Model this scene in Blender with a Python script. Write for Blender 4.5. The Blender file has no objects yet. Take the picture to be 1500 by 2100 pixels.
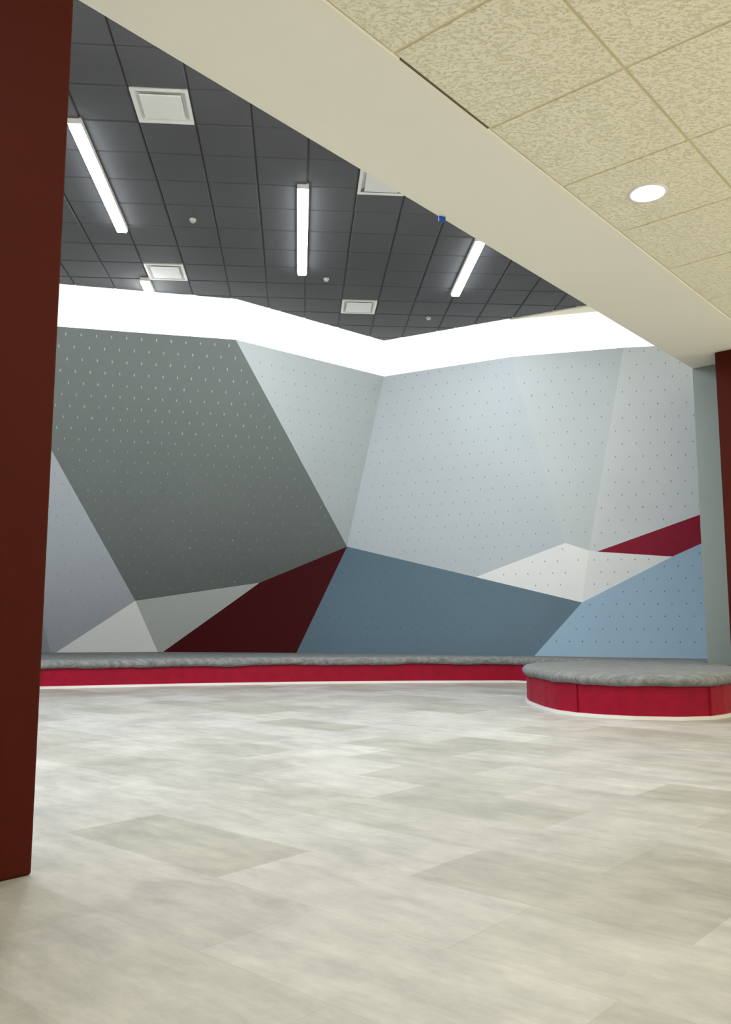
import bpy, bmesh, math, random
from mathutils import Vector, Matrix
random.seed(4)
sc=bpy.context.scene
sc.view_settings.view_transform='Standard'
sc.view_settings.look='None'
CAM=0.53; F=1750.0; PITCH=math.atan(230/1750)

# ------------------------------------------------------------ frames
A=math.radians(41.2); dv=(math.sin(A),math.cos(A)); nv=(dv[1],-dv[0])
B=math.radians(-4.5); ev=(math.sin(B),math.cos(B)); rv=(ev[1],-ev[0])
def DN(d,n): return (d*dv[0]+n*nv[0], d*dv[1]+n*nv[1])
def ER(e,r): return (e*ev[0]+r*rv[0], e*ev[1]+r*rv[1])
O=Vector((0,0,CAM))

# ------------------------------------------------------------ materials
def mat(name,col,rough=.6,spec=.5,metal=0,emit=None,estr=0):
    m=bpy.data.materials.new(name); m.use_nodes=True
    b=m.node_tree.nodes['Principled BSDF']
    b.inputs['Base Color'].default_value=(*col,1); b.inputs['Roughness'].default_value=rough
    b.inputs['Metallic'].default_value=metal; b.inputs['Specular IOR Level'].default_value=spec
    if emit: b.inputs['Emission Color'].default_value=(*emit,1); b.inputs['Emission Strength'].default_value=estr
    return m
def N(m,t,**k):
    n=m.node_tree.nodes.new(t)
    for a,b in k.items(): setattr(n,a,b)
    return n
def noisy(m,scale=(1,1,1),nscale=8,amt=.08,bump=0,bscale=200,bdist=.002,detail=6):
    nt=m.node_tree; b=nt.nodes['Principled BSDF']; col=tuple(b.inputs['Base Color'].default_value)
    tc=N(m,'ShaderNodeTexCoord'); mp=N(m,'ShaderNodeMapping'); mp.inputs['Scale'].default_value=scale
    nt.links.new(tc.outputs['Object'],mp.inputs['Vector'])
    no=N(m,'ShaderNodeTexNoise'); no.inputs['Scale'].default_value=nscale; no.inputs['Detail'].default_value=detail
    nt.links.new(mp.outputs[0],no.inputs['Vector'])
    mr=N(m,'ShaderNodeMapRange'); mr.inputs['From Min'].default_value=.3; mr.inputs['From Max'].default_value=.7
    mr.inputs['To Min'].default_value=1-amt; mr.inputs['To Max'].default_value=1+amt
    nt.links.new(no.outputs['Fac'],mr.inputs['Value'])
    mx=N(m,'ShaderNodeVectorMath',operation='SCALE'); mx.inputs[0].default_value=col[:3]
    nt.links.new(mr.outputs[0],mx.inputs['Scale']); nt.links.new(mx.outputs[0],b.inputs['Base Color'])
    if bump:
        n2=N(m,'ShaderNodeTexNoise'); n2.inputs['Scale'].default_value=bscale; n2.inputs['Detail'].default_value=5
        nt.links.new(mp.outputs[0],n2.inputs['Vector'])
        bp=N(m,'ShaderNodeBump'); bp.inputs['Strength'].default_value=bump; bp.inputs['Distance'].default_value=bdist
        nt.links.new(n2.outputs['Fac'],bp.inputs['Height']); nt.links.new(bp.outputs[0],b.inputs['Normal'])
    return m
def s2l(*c): return tuple(((x/255)/12.92 if x/255<=.04045 else ((x/255+.055)/1.055)**2.4) for x in c)

M_floor=mat('vinyl_tile',(.5,.5,.48),.42,.4)
def build_floor_mat():
    m=M_floor; nt=m.node_tree; b=nt.nodes['Principled BSDF']; L=nt.links.new
    tc=N(m,'ShaderNodeTexCoord')
    br=N(m,'ShaderNodeTexBrick'); br.offset=.5; br.offset_frequency=2; br.squash=1
    br.inputs['Scale'].default_value=1; br.inputs['Brick Width'].default_value=.60; br.inputs['Row Height'].default_value=.28
    br.inputs['Mortar Size'].default_value=.0008; br.inputs['Mortar Smooth'].default_value=.4; br.inputs['Bias'].default_value=-.15
    br.inputs['Color1'].default_value=(.445,.443,.425,1); br.inputs['Color2'].default_value=(.31,.31,.265,1); br.inputs['Mortar'].default_value=(.33,.32,.285,1)
    mp0=N(m,'ShaderNodeMapping'); mp0.inputs['Location'].default_value=(.88+1.8,.19+.56,0)
    L(tc.outputs['Object'],mp0.inputs['Vector']); L(mp0.outputs[0],br.inputs['Vector'])
    mp=N(m,'ShaderNodeMapping'); mp.inputs['Scale'].default_value=(1.0,3.2,1); L(tc.outputs['Object'],mp.inputs['Vector'])
    n1=N(m,'ShaderNodeTexNoise'); n1.inputs['Scale'].default_value=5; n1.inputs['Detail'].default_value=12; n1.inputs['Roughness'].default_value=.76; L(mp.outputs[0],n1.inputs['Vector'])
    n2=N(m,'ShaderNodeTexNoise'); n2.inputs['Scale'].default_value=2.6; n2.inputs['Detail'].default_value=10; n2.inputs['Roughness'].default_value=.7; L(tc.outputs['Object'],n2.inputs['Vector'])
    ad=N(m,'ShaderNodeMath',operation='ADD'); L(n1.outputs['Fac'],ad.inputs[0]); L(n2.outputs['Fac'],ad.inputs[1])
    mr=N(m,'ShaderNodeMapRange'); mr.inputs['From Min'].default_value=.65; mr.inputs['From Max'].default_value=1.35; mr.inputs['To Min'].default_value=.62; mr.inputs['To Max'].default_value=1.36
    L(ad.outputs[0],mr.inputs['Value'])
    sc_=N(m,'ShaderNodeVectorMath',operation='SCALE'); L(br.outputs['Color'],sc_.inputs[0]); L(mr.outputs[0],sc_.inputs['Scale']); L(sc_.outputs[0],b.inputs['Base Color'])
    r2=N(m,'ShaderNodeMapRange'); r2.inputs['To Min'].default_value=.32; r2.inputs['To Max'].default_value=.48; L(n1.outputs['Fac'],r2.inputs['Value']); L(r2.outputs[0],b.inputs['Roughness'])
    bp=N(m,'ShaderNodeBump'); bp.inputs['Strength'].default_value=.15; bp.inputs['Distance'].default_value=.002; L(n1.outputs['Fac'],bp.inputs['Height']); L(bp.outputs[0],b.inputs['Normal'])
build_floor_mat()

M_beige=mat('fissured_tile',s2l(218,206,165),.9,.2)
def build_beige():
    m=M_beige; nt=m.node_tree; b=nt.nodes['Principled BSDF']; L=nt.links.new
    tc=N(m,'ShaderNodeTexCoord'); mp=N(m,'ShaderNodeMapping'); mp.inputs['Scale'].default_value=(1,1.9,1); mp.inputs['Rotation'].default_value=(0,0,.5)
    L(tc.outputs['Object'],mp.inputs['Vector'])
    n0=N(m,'ShaderNodeTexNoise'); n0.inputs['Scale'].default_value=22; n0.inputs['Detail'].default_value=3; L(mp.outputs[0],n0.inputs['Vector'])
    va=N(m,'ShaderNodeVectorMath',operation='SCALE'); va.inputs['Scale'].default_value=.05; L(n0.outputs['Color'],va.inputs[0])
    vb=N(m,'ShaderNodeVectorMath',operation='ADD'); L(mp.outputs[0],vb.inputs[0]); L(va.outputs[0],vb.inputs[1])
    n1=N(m,'ShaderNodeTexNoise'); n1.inputs['Scale'].default_value=58; n1.inputs['Detail'].default_value=3; n1.inputs['Roughness'].default_value=.55; L(vb.outputs[0],n1.inputs['Vector'])
    cr=N(m,'ShaderNodeMapRange'); cr.inputs['From Min'].default_value=.33; cr.inputs['From Max'].default_value=.48; L(n1.outputs['Fac'],cr.inputs['Value'])
    bp=N(m,'ShaderNodeBump'); bp.inputs['Strength'].default_value=.7; bp.inputs['Distance'].default_value=.006; L(cr.outputs[0],bp.inputs['Height']); L(bp.outputs[0],b.inputs['Normal'])
    mx=N(m,'ShaderNodeMix',data_type='RGBA'); mx.inputs['A'].default_value=(*s2l(242,234,200),1); mx.inputs['B'].default_value=(*s2l(250,244,220),1)
    L(cr.outputs[0],mx.inputs['Factor']); L(mx.outputs['Result'],b.inputs['Base Color'])
build_beige()
M_tbar=mat('cream_tbar',s2l(224,215,176),.5)
M_beam=noisy(mat('cream_drywall',s2l(247,244,230),.7,.3),nscale=3,amt=.01)
M_wallc=noisy(mat('cream_wall',s2l(234,229,210),.7,.3),nscale=3,amt=.02)
M_dark=noisy(mat('dark_tile',s2l(88,89,92),.75,.3),nscale=1.2,amt=.10,bump=.15,bscale=300,bdist=.001)
M_dgrid=mat('dark_tbar',s2l(54,56,60),.5)
M_red=noisy(mat('oxblood_paint',s2l(70,19,7),.6,.1),nscale=2,amt=.05)
M_grey=noisy(mat('grey_green_paint',s2l(128,137,134),.6,.3),nscale=2,amt=.03)
M_wall=noisy(mat('room_paint',s2l(190,193,192),.7,.3),nscale=2,amt=.03)
M_white=mat('white_enamel',(.85,.85,.83),.4)
M_det=mat('detector_plastic',(.62,.62,.60),.5)
M_dfpanel=mat('diffuser_panel',(.84,.84,.82),.45)
M_led=mat('led_lens',(1,1,1),.4,emit=(.93,.97,1),estr=26)
M_down=mat('downlight_lens',(1,1,1),.4,emit=(1,.99,.95),estr=18)
M_band=mat('white_fascia_glow',(.9,.9,.9),.6,emit=(1,1,1),estr=.75)  # plain white fascia; emission stands in for wall-wash light on it
M_blue=mat('blue_tape',s2l(20,80,170),.6)
M_gap=mat('ceiling_gap',(.16,.13,.08),.9)
M_fill_stand=mat('fill_lamp_stand',(.05,.05,.05),.4,metal=.8)

# ------------------------------------------------------------ mesh helpers
def obj(name,verts,faces,mats,midx=None,parent=None,smooth=False):
    me=bpy.data.meshes.new(name); me.from_pydata([tuple(v) for v in verts],[],faces)
    for m in (mats if isinstance(mats,list) else [mats]): me.materials.append(m)
    if midx:
        for p,i in zip(me.polygons,midx): p.material_index=i
    if smooth:
        for p in me.polygons: p.use_smooth=len(p.vertices)<5
    me.update(); o=bpy.data.objects.new(name,me); sc.collection.objects.link(o)
    if parent: o.parent=parent
    return o
def area(poly):
    k=len(poly); return sum(poly[i][0]*poly[(i+1)%k][1]-poly[(i+1)%k][0]*poly[i][1] for i in range(k))/2
def ccw(poly): return list(poly) if area(poly)>0 else list(poly)[::-1]
def prism(name,poly,z0,z1,m,parent=None,bev=0,seg=2):
    poly=ccw(poly)
    k=len(poly); vs=[(x,y,z0) for x,y in poly]+[(x,y,z1) for x,y in poly]
    fs=[tuple(range(k))[::-1],tuple(range(k,2*k))]+[(i,(i+1)%k,(i+1)%k+k,i+k) for i in range(k)]
    o=obj(name,vs,fs,m,parent=parent)
    if bev:
        b=o.modifiers.new('b','BEVEL'); b.width=bev; b.segments=seg; b.limit_method='ANGLE'; b.angle_limit=math.radians(40)
    return o
def boxDN(name,d0,d1,n0,n1,z0,z1,m,**k): return prism(name,[DN(d0,n0),DN(d1,n0),DN(d1,n1),DN(d0,n1)],z0,z1,m,**k)
def boxER(name,e0,e1,r0,r1,z0,z1,m,**k): return prism(name,[ER(e0,r0),ER(e1,r0),ER(e1,r1),ER(e0,r1)],z0,z1,m,**k)
def empty(name,loc=(0,0,0)):
    e=bpy.data.objects.new(name,None); sc.collection.objects.link(e); e.location=loc; return e
def join(parts):
    V=[];Fc=[];I=[]
    for v,f,i in parts:
        o=len(V); V+=v; Fc+=[tuple(a+o for a in q) for q in f]; I+=[i]*len(f)
    return V,Fc,I
def boxchunk(P,z0,z1,i):
    P=ccw(P); k=len(P)
    return ([(x,y,z0) for x,y in P]+[(x,y,z1) for x,y in P],[tuple(range(k))[::-1],tuple(range(k,2*k))]+[(j,(j+1)%k,(j+1)%k+k,j+k) for j in range(k)],i)

ZH=3.28; ZL=2.50; ZF=2.92      # high ceiling, low ceiling, fascia bottom
NB0,NB1=-2.32,-1.73            # header beam far / near face

# ------------------------------------------------------------ room shell
fl=obj('floor',[(-9.5,-4,0),(4,-4,0),(4,12,0),(-9.5,12,0)],[(0,1,2,3)],M_floor)
fl.rotation_euler=(0,0,math.atan2(nv[1],nv[0]))   # tiles run across the entry

DIFF=[(4.322,-.75),(5.02,.503),(6.52,-1.063),(7.147,.503)]
def dark_ceiling():
    parts=[]
    parts.append(([(-4.4,-1.3,ZH+.012),(5,-1.3,ZH+.012),(5,9.7,ZH+.012),(-4.4,9.7,ZH+.012)],[(3,2,1,0)],1))
    s=.3135
    for i in range(-16,18):
        for j in range(-14,17):
            e0=4.165+s*j; r0=-.593+s*i
            cx,cy=ER(e0+s/2,r0+s/2)
            if not(-4.3<cx<4.4 and -1<cy<9.2): continue
            if cx*nv[0]+cy*nv[1]>-2.2: continue
            if any(abs(e0+s/2-a)<.1 and abs(r0+s/2-b)<.1 for a,b in DIFF): continue
            a,b=.0022,.010
            P=[ER(e0+a,r0+a),ER(e0+s-a,r0+a),ER(e0+s-a,r0+s-a),ER(e0+a,r0+s-a)]
            Q=[ER(e0+b,r0+b),ER(e0+s-b,r0+b),ER(e0+s-b,r0+s-b),ER(e0+b,r0+s-b)]
            dz=random.uniform(-.0008,.0008)
            v=[(x,y,ZH+.008) for x,y in P]+[(x,y,ZH+dz) for x,y in Q]
            parts.append((v,[(4,5,6,7)]+[(k,(k+1)%4,(k+1)%4+4,k+4) for k in range(4)],0))
    V,Fc,I=join(parts); return obj('ceiling',V,Fc,[M_dark,M_dgrid],I)
dark_ceiling()
prism('trim_1',[(1.31,7.45),(2.25,7.20),(3.1,7.06),(3.3,6.375)],ZH-.012,ZH+.01,M_wallc)

def low_ceiling():
    parts=[]; sd,sn=.605,.572
    parts.append(([(*DN(-3,NB1),ZL+.0025),(*DN(8,NB1),ZL+.0025),(*DN(8,3),ZL+.0025),(*DN(-3,3),ZL+.0025)],[(0,1,2,3)],1))
    for i in range(-9,10):
        for j in range(0,9):
            d0=2.123+sd*i; n0=NB1+sn*j
            if d0<-3.1 or d0>7.9 or n0>2.9: continue
            a=.007; P=[DN(d0+a,n0+a),DN(d0+sd-a,n0+a),DN(d0+sd-a,n0+sn-a),DN(d0+a,n0+sn-a)]
            dz=random.uniform(-.0008,.0005)
            parts.append(([(x,y,ZL-.002+dz) for x,y in P]+[(x,y,ZL+.003) for x,y in P],[(0,1,2,3)]+[(k,(k+1)%4,(k+1)%4+4,k+4) for k in range(4)],0))
    parts.append(boxchunk([DN(2.16,NB1-.002),DN(2.72,NB1-.002),DN(2.72,NB1+.006),DN(2.16,NB1+.006)],ZL-.004,ZL+.004,2))
    V,Fc,I=join(parts); return obj('ceiling_lobby',V,Fc,[M_beige,M_tbar,M_gap],I)
low_ceiling()
boxDN('header_beam',-3,8.2,NB0,NB1,ZL-.005,ZH+.1,M_beam,bev=.006)

boxDN('red_column',-.3,.964,-2.09,-1.79,0,ZL-.005,M_red,bev=.006)
boxDN('red_column',6.21,6.95,-2.05,-1.79,0,ZL-.005,M_red,bev=.006)
boxDN('wall_right',6.5,10.0,NB0,-2.055,0,ZL-.005,M_grey,bev=.004)
boxDN('wall_right_upper',8.2,10.0,NB0,-2.055,ZL,ZH+.1,M_grey)
boxDN('wall_entry_left',-3.9,-.3,NB0,-2.0,0,ZL-.005,M_wall)
prism('wall_left',[(-4.4,-1.3),(-4.25,-1.3),(-4.25,9.6),(-4.4,9.6)],0,ZH+.1,M_wall)
prism('wall_back',[(-4.4,9.55),(5,9.55),(5,9.7),(-4.4,9.7)],0,ZH+.1,M_wall)
boxDN('wall_lobby_right',8,8.15,-1.8,3.1,0,ZL+.1,M_wallc)
boxDN('wall_lobby_left',-3.15,-3,-2.3,3.1,0,ZL+.1,M_wallc)
boxDN('wall_lobby_rear',-3,8,3,3.15,0,ZL+.1,M_wallc)

# ------------------------------------------------------------ white fascia, wall-wash brightness put in as emission
TP=[(-4.25,6.25),(-2.48,6.66),(-1.10,6.98),(.18,8.06),(1.31,7.45),(2.25,7.19),(3.1,7.05)]
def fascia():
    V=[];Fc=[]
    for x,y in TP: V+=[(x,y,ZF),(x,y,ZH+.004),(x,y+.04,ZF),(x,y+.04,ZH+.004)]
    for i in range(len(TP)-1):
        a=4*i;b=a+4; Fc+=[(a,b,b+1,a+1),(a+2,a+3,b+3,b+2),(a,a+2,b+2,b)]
    return obj('fascia_band',V,Fc,M_band)
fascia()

# ------------------------------------------------------------ climbing wall (metres, flat plywood facets)
T=lambda i:(TP[i][0],TP[i][1],ZF)
VT={'far0':T(0),'A0':(-3.07,6.523,ZF),'B':T(2),'C':T(3),'D':T(4),'E':T(5),'G':T(6),
 'P':(-.193,8.895,1.334),'q277':(-2.413,8.985,.772),'q533':(-1.123,9.075,.966),
 'c1160':(1.837,7.82,1.271),'c975':(1.076,8.35,.986),'c1210':(2.046,7.785,1.198),'c1195':(2.008,7.95,.729),
 'c1225':(2.116,7.778,1.187),'c1380':(2.770,7.687,1.135),'rA':(3.349,7.43,1.629),'rB':(3.365,7.499,1.412),'rC':(3.18,7.25,.205),
 'b605':(-.727,8.90,.205),'b327':(-2.21,9.25,.205),'b108':(-3.275,9.0,.205),'b1088':(1.54,8.037,.205),'far1':(-4.25,9.0,.205)}
VT={k:Vector(v) for k,v in VT.items()}
def cm(n,c,r=.62,s=.3): return noisy(mat(n,s2l(*c),r,s),nscale=1.3,amt=.03)
facets=[
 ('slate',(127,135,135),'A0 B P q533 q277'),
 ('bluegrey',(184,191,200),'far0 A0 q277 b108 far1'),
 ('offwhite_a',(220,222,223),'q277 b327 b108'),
 ('mid_grey',(172,177,175),'q277 q533 b327'),
 ('maroon_dark',(60,3,9),'q533 P b605 b327'),
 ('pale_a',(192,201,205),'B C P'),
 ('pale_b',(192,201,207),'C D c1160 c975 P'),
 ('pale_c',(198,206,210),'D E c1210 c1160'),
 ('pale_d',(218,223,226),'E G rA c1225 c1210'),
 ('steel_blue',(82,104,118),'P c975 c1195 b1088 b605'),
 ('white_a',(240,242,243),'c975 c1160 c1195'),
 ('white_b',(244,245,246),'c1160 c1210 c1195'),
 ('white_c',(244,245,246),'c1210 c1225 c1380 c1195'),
 ('maroon',(148,40,60),'c1225 rA rB c1380'),
 ('sky_blue',(134,160,180),'c1195 c1380 rB rC b1088'),
]
cw=empty('climbing_wall')
mats=[];Fc=[];idx=[];names=list(VT)
V=[VT[k] for k in names]
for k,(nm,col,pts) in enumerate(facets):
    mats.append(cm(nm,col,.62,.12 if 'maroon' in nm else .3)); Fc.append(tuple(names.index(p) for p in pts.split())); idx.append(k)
pan=obj('panels',V,Fc,mats,idx,parent=cw)

M_nutL=mat('tnut_steel',(.70,.73,.73),.3,metal=.75); M_nutD=mat('tnut_hole',s2l(146,156,166),.5); M_nutB=mat('tnut_dark',s2l(60,80,94),.5)
def inside(p,poly):
    c=False;j=len(poly)-1
    for i in range(len(poly)):
        a,b=poly[i],poly[j]
        if (a[1]>p[1])!=(b[1]>p[1]) and p[0]<(b[0]-a[0])*(p[1]-a[1])/(b[1]-a[1])+a[0]: c=not c
        j=i
    return c
pan.data.calc_loop_triangles()
tris={}
for t in pan.data.loop_triangles: tris.setdefault(t.polygon_index,[]).append([pan.data.vertices[i].co.copy() for i in t.vertices])
parts=[]
for k,(nm,col,pn) in enumerate(facets):
    if nm in('offwhite_a','maroon_dark','mid_grey'): continue
    pts=[VT[q] for q in pn.split()]
    c=sum(pts,Vector())/len(pts)
    n=Vector()
    for i in range(len(pts)): n+=(pts[i]-c).cross(pts[(i+1)%len(pts)]-c)
    n.normalize()
    if n.dot(O-c)<0: n=-n
    u=Vector((0,0,1)).cross(n).normalized(); w=n.cross(u)
    pr=lambda p:((p-c).dot(u),(p-c).dot(w))
    poly=[pr(p) for p in pts]
    xs=[q[0] for q in poly]; ys=[q[1] for q in poly]
    big=nm=='slate'; mi=0 if big else (2 if nm in('steel_blue','sky_blue','maroon') else 1)
    a,b=(.0045,.014) if big else (.0033,.0075)
    j=0; y=min(ys)+.06
    while y<max(ys)-.03:
        x=min(xs)+.05+(.06 if j%2 else 0)
        while x<max(xs)-.03:
            if all(inside((x+ox,y+oy),poly) for ox in(-.03,.03) for oy in(-.03,.03)):
                q=c+u*x+w*y; hit=None
                for pa,pb,pc in tris[k]:
                    if inside((x,y),[pr(pa),pr(pb),pr(pc)]):
                        nn=(pb-pa).cross(pc-pa); hit=q+n*(nn.dot(pa-q)/nn.dot(n))
                if hit is not None and hit.z>.3:
                    q=hit+n*.003
                    vs=[tuple(q+u*(a*math.cos(t*math.pi/4))+w*(b*math.sin(t*math.pi/4))) for t in range(8)]+[tuple(q-n*.004+u*(1.4*a*math.cos(t*math.pi/4))+w*(1.2*b*math.sin(t*math.pi/4))) for t in range(8)]
                    parts.append((vs,[tuple(range(8))]+[(t,(t+1)%8,(t+1)%8+8,t+8) for t in range(8)],mi))
            x+=.12
        y+=.115; j+=1
VV,FF,II=join(parts)
obj('t_nuts',VV,FF,[M_nutL,M_nutD,M_nutB],II,parent=cw)

# ------------------------------------------------------------ crash pads
M_pred=noisy(mat('crimson_vinyl',s2l(142,3,38),.55,.2),nscale=14,amt=.12,bump=.4,bscale=14,bdist=.01)
M_pgrey=noisy(mat('charcoal_carpet',s2l(126,129,129),.95,.1),scale=(1,4,1),nscale=18,amt=.3,bump=.9,bscale=40,bdist=.012)
M_strip=mat('aluminium_strip',(.85,.85,.83),.3,metal=.3)
def offs(poly,o):
    k=len(poly); R=[]
    for i in range(k):
        p0,p1,p2=poly[i-1],poly[i],poly[(i+1)%k]
        a=Vector((p1[0]-p0[0],p1[1]-p0[1])).normalized(); b=Vector((p2[0]-p1[0],p2[1]-p1[1])).normalized()
        na=Vector((a.y,-a.x)); nb=Vector((b.y,-b.x)); m=(na+nb)
        m=m/max(.3,(1+na.dot(nb)))
        R.append((p1[0]+m.x*o,p1[1]+m.y*o))
    return R
def chaikin(P,keep):
    R=[]
    for i in range(len(P)):
        p0,p1,p2=P[i-1],P[i],P[(i+1)%len(P)]
        if i in keep: R.append(p1); continue
        for t in(.3,.1):
            R.append((p1[0]+(p0[0]-p1[0])*t,p1[1]+(p0[1]-p1[1])*t))
        for t in(.1,.3):
            R.append((p1[0]+(p2[0]-p1[0])*t,p1[1]+(p2[1]-p1[1])*t))
    return R
def pad(name,poly,lip,top,seams=()):
    poly=ccw(poly)
    e=empty(name)
    prism('base_strip',offs(poly,.014),0.001,.022,M_strip,parent=e)
    prism('vinyl_side',poly,.014,lip+.01,M_pred,parent=e)
    hh=top-lip
    rings=[(.002,lip-.002),(.014,lip-.002),(.026,lip+hh*.2),(.030,lip+hh*.5),(.022,lip+hh*.8),(.004,top-.001),(-.012,top+.001)]
    R=[]
    for i in range(len(poly)):
        a,b=poly[i],poly[(i+1)%len(poly)]; L_=math.dist(a,b); m=max(1,int(L_/.03))
        for t in range(m): R.append((a[0]+(b[0]-a[0])*t/m,a[1]+(b[1]-a[1])*t/m))
    base=R; k=len(base); V=[];Fc=[]
    ph=[random.uniform(-1,1) for _ in range(k)]
    sm=[sum(ph[(i+q)%k] for q in range(-4,5))/5 for i in range(k)]
    for r,(o,z) in enumerate(rings):
        for i,(x,y) in enumerate(offs(base,o)): V.append((x,y,z+(sm[i]*(.010 if r<5 else .004) if r<6 else 0)))
    for r in range(len(rings)-1):
        for i in range(k): Fc.append((r*k+i,r*k+(i+1)%k,(r+1)*k+(i+1)%k,(r+1)*k+i))
    Fc.append(tuple(range((len(rings)-1)*k,len(rings)*k)))
    obj('carpet_top',V,Fc,M_pgrey,parent=e,smooth=True)
    for (x,y,nx,ny) in seams:
        l=math.hypot(nx,ny); nx/=l; ny/=l
        t=(-ny*.003,nx*.003)
        prism('seam',[(x+t[0],y+t[1]),(x-t[0],y-t[1]),(x-t[0]+nx*.006,y-t[1]+ny*.006),(x+t[0]+nx*.006,y+t[1]+ny*.006)],.018,lip,M_pred,parent=e)
    return e
main=[(-4.2,6.78),(-2.66,7.15),(-1.6,7.50),(-.57,7.74),(.5,7.87),(1.35,7.92),(1.6,7.72),(2.1,7.14),(2.3,6.96),(2.84,6.92),(3.13,7.28),(1.56,8.04),(-.727,8.90),(-2.21,9.24),(-3.27,8.99),(-4.2,8.99)]
pad('crash_pad',main,.168,.236)
isl=[(1.10,5.85),(1.115,5.45),(1.15,5.22),(1.23,5.06),(1.36,4.94),(1.53,4.86),(1.74,4.82),(1.93,4.87),(2.06,4.98),(2.64,5.68),(2.46,5.98),(2.585,6.12),(2.46,6.40),(2.80,6.87),(1.95,6.86),(1.55,6.72),(1.27,6.46),(1.14,6.15)]
pad('crash_pad',chaikin(isl,(9,10,11,12,13)),.188,.246,seams=[(1.23,5.06,-.8,-.6),(1.93,4.87,.35,-.9)])

# ------------------------------------------------------------ ceiling fixtures
def arealight(name,loc,sx,sy,rotz,power,col,parent):
    l=bpy.data.lights.new(name,'AREA'); l.shape='RECTANGLE'; l.size=sx; l.size_y=sy; l.energy=power; l.color=col
    o=bpy.data.objects.new(name,l); sc.collection.objects.link(o); o.location=loc; o.rotation_euler=(0,0,rotz); o.parent=parent; return o
def linear(e0,e1,r,power=31):
    w=.033
    em=empty('linear_ceiling_light')
    boxER('housing',e0-.010,e1+.010,r-w-.004,r+w+.004,ZH-.03,ZH+.012,M_white,parent=em)
    boxER('lens',e0,e1,r-w,r+w,ZH-.048,ZH-.028,M_led,parent=em,bev=.008,seg=3)
    x,y=ER((e0+e1)/2,r)
    arealight('lamp',(x,y,ZH-.053),2*w,e1-e0,-B,power*(e1-e0)/1.28,(.95,.98,1),em)
for e0,e1,r in [(4.48,5.76,-1.25),(5.09,6.40,.005),(5.74,6.73,1.28),(6.65,6.90,-1.25),(2.3,3.58,-1.25),(2.75,4.03,.0),(3.5,4.8,1.28),(4.1,5.38,-2.6),(1.6,2.9,-2.6)]:
    linear(e0,e1,r)
def diffuser(ec,rc):
    em=empty('air_diffuser'); h=.150
    parts=[]
    def ring(o,i,z0,z1):
        Po=[ER(ec+a*o,rc+b*o) for a,b in((-1,-1),(1,-1),(1,1),(-1,1))]; Pi=[ER(ec+a*i,rc+b*i) for a,b in((-1,-1),(1,-1),(1,1),(-1,1))]
        v=[(x,y,z0) for x,y in Po]+[(x,y,z1) for x,y in Pi]
        return (v,[(k,(k+1)%4,(k+1)%4+4,k+4) for k in range(4)],0)
    parts+=[ring(h,h,ZH+.01,ZH-.006),ring(h,h-.014,ZH-.006,ZH-.006),ring(h-.014,h-.03,ZH-.006,ZH+.008),ring(h-.03,h-.045,ZH-.001,ZH+.012)]
    V,Fc,I=join(parts); obj('frame',V,Fc,M_white,parent=em)
    boxER('face_panel',ec-.108,ec+.108,rc-.108,rc+.108,ZH-.008,ZH-.002,M_dfpanel,parent=em,bev=.002)
    boxER('plenum',ec-h,ec+h,rc-h,rc+h,ZH+.008,ZH+.011,M_dfpanel,parent=em)
for a,b in DIFF: diffuser(a,b)
def disc_chunk(c,r,z0,z1,i,n=24):
    return boxchunk([(c[0]+r*math.cos(t*2*math.pi/n),c[1]+r*math.sin(t*2*math.pi/n)) for t in range(n)],z0,z1,i)
for a,b in[(5.61,-.745),(6.55,.20),(7.35,1.15),(5.61,-2.0)]:
    c=ER(a,b); V,Fc,I=join([disc_chunk(c,.023,ZH-.010,ZH+.004,0),disc_chunk(c,.016,ZH-.022,ZH-.008,0)])
    obj('smoke_detector',V,Fc,M_det,I)
def downlight(d,n,power=15):
    em=empty('recessed_downlight'); c=DN(d,n)
    k=32; V=[];Fc=[]
    prof=[(.088,ZL+.001),(.088,ZL-.006),(.080,ZL-.009),(.074,ZL-.006),(.072,ZL-.002)]
    for r,z in prof: V+=[(c[0]+r*math.cos(t*2*math.pi/k),c[1]+r*math.sin(t*2*math.pi/k),z) for t in range(k)]
    for q in range(len(prof)-1): Fc+=[(q*k+t,q*k+(t+1)%k,(q+1)*k+(t+1)%k,(q+1)*k+t) for t in range(k)]
    obj('trim_ring',V,Fc,M_white,parent=em,smooth=True)
    V,Fc,I=join([disc_chunk(c,.073,ZL-.006,ZL-.001,0,32)]); obj('lens',V,Fc,M_down,parent=em)
    l=bpy.data.lights.new('lamp','AREA'); l.shape='DISK'; l.size=.13; l.energy=power; l.color=(1,.95,.82)
    o=bpy.data.objects.new('lamp',l); sc.collection.objects.link(o); o.location=(c[0],c[1],ZL-.012); o.parent=em
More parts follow.
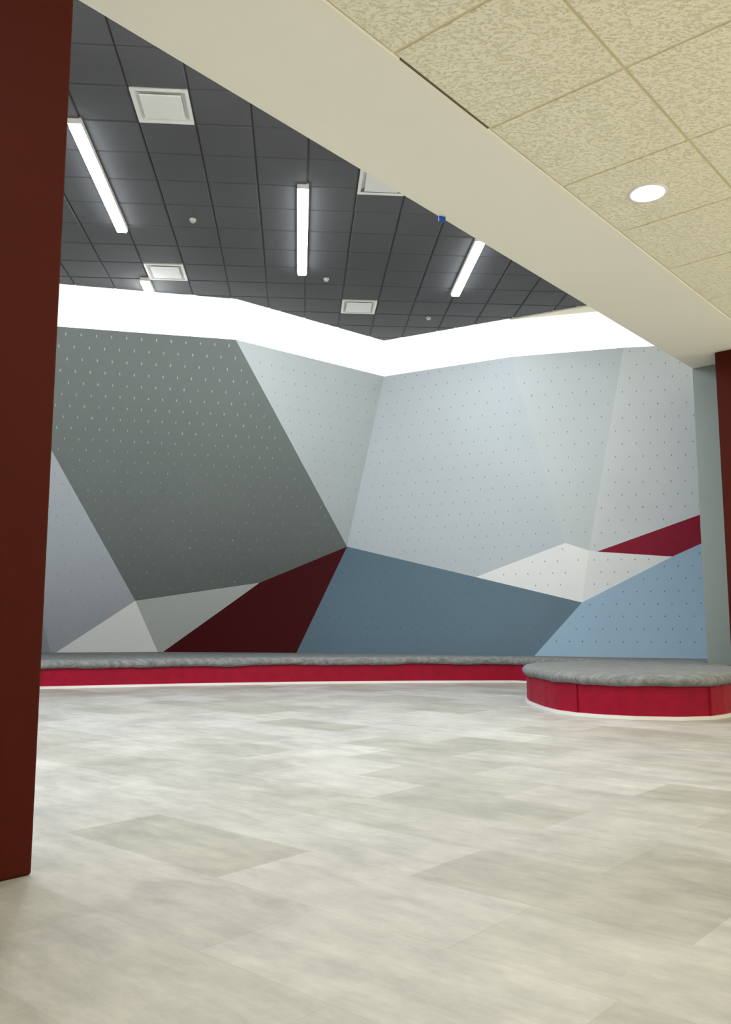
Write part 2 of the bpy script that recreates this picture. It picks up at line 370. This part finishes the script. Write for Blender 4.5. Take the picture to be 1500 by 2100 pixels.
for d,n in[(3.64,-1.46),(1.2,-.3),(3.64,1.2),(-1.2,-.9),(6.0,-.3),(1.2,1.9)]: downlight(d,n)
# added fill lamps, out of view, to brighten the lobby ceiling and beam
def fill_lamp(d,n,power=78):
    em=empty('added_fill_lamp'); c=DN(d,n)
    V,Fc,I=join([disc_chunk(c,.15,0,.02,0),disc_chunk(c,.012,.02,1.13,0,12)]); obj('added_lamp_stand',V,Fc,M_fill_stand,parent=em)
    l=bpy.data.lights.new('lamp','POINT'); l.energy=power; l.shadow_soft_size=.14; l.color=(1,.95,.83)
    o=bpy.data.objects.new('lamp',l); sc.collection.objects.link(o); o.location=(c[0],c[1],1.29); o.parent=em
    V=[];Fc=[];k=24
    for i in range(9):
        a=math.pi*(.5+.49*i/8)
        V+=[(c[0]+.17*math.sin(a)*math.cos(t*2*math.pi/k),c[1]+.17*math.sin(a)*math.sin(t*2*math.pi/k),1.29+.17*math.cos(a)) for t in range(k)]
    for q in range(8): Fc+=[(q*k+t,q*k+(t+1)%k,(q+1)*k+(t+1)%k,(q+1)*k+t) for t in range(k)]
    obj('added_lamp_shade',V,Fc,M_fill_stand,parent=em)
for d,n in[(.3,1.6),(3.6,1.9),(6.6,.6)]: fill_lamp(d,n)
c=DN(3.2,NB0+.01)
prism('blue_tape',[(c[0]-.012,c[1]-.012),(c[0]+.02,c[1]),(c[0]+.012,c[1]+.012),(c[0]-.016,c[1]+.0)],ZL-.03,ZL-.005,M_blue)

# ------------------------------------------------------------ world + camera
w=bpy.data.worlds.new('w'); sc.world=w; w.use_nodes=True
w.node_tree.nodes['Background'].inputs[0].default_value=(1,1,1,1); w.node_tree.nodes['Background'].inputs[1].default_value=.2
cd=bpy.data.cameras.new('camera'); cd.sensor_fit='VERTICAL'; cd.sensor_height=36; cd.sensor_width=36*1500/2100; cd.lens=F/2100*36
co=bpy.data.objects.new('camera',cd); sc.collection.objects.link(co); co.location=O; co.rotation_euler=(math.pi/2+PITCH,0,0); sc.camera=co
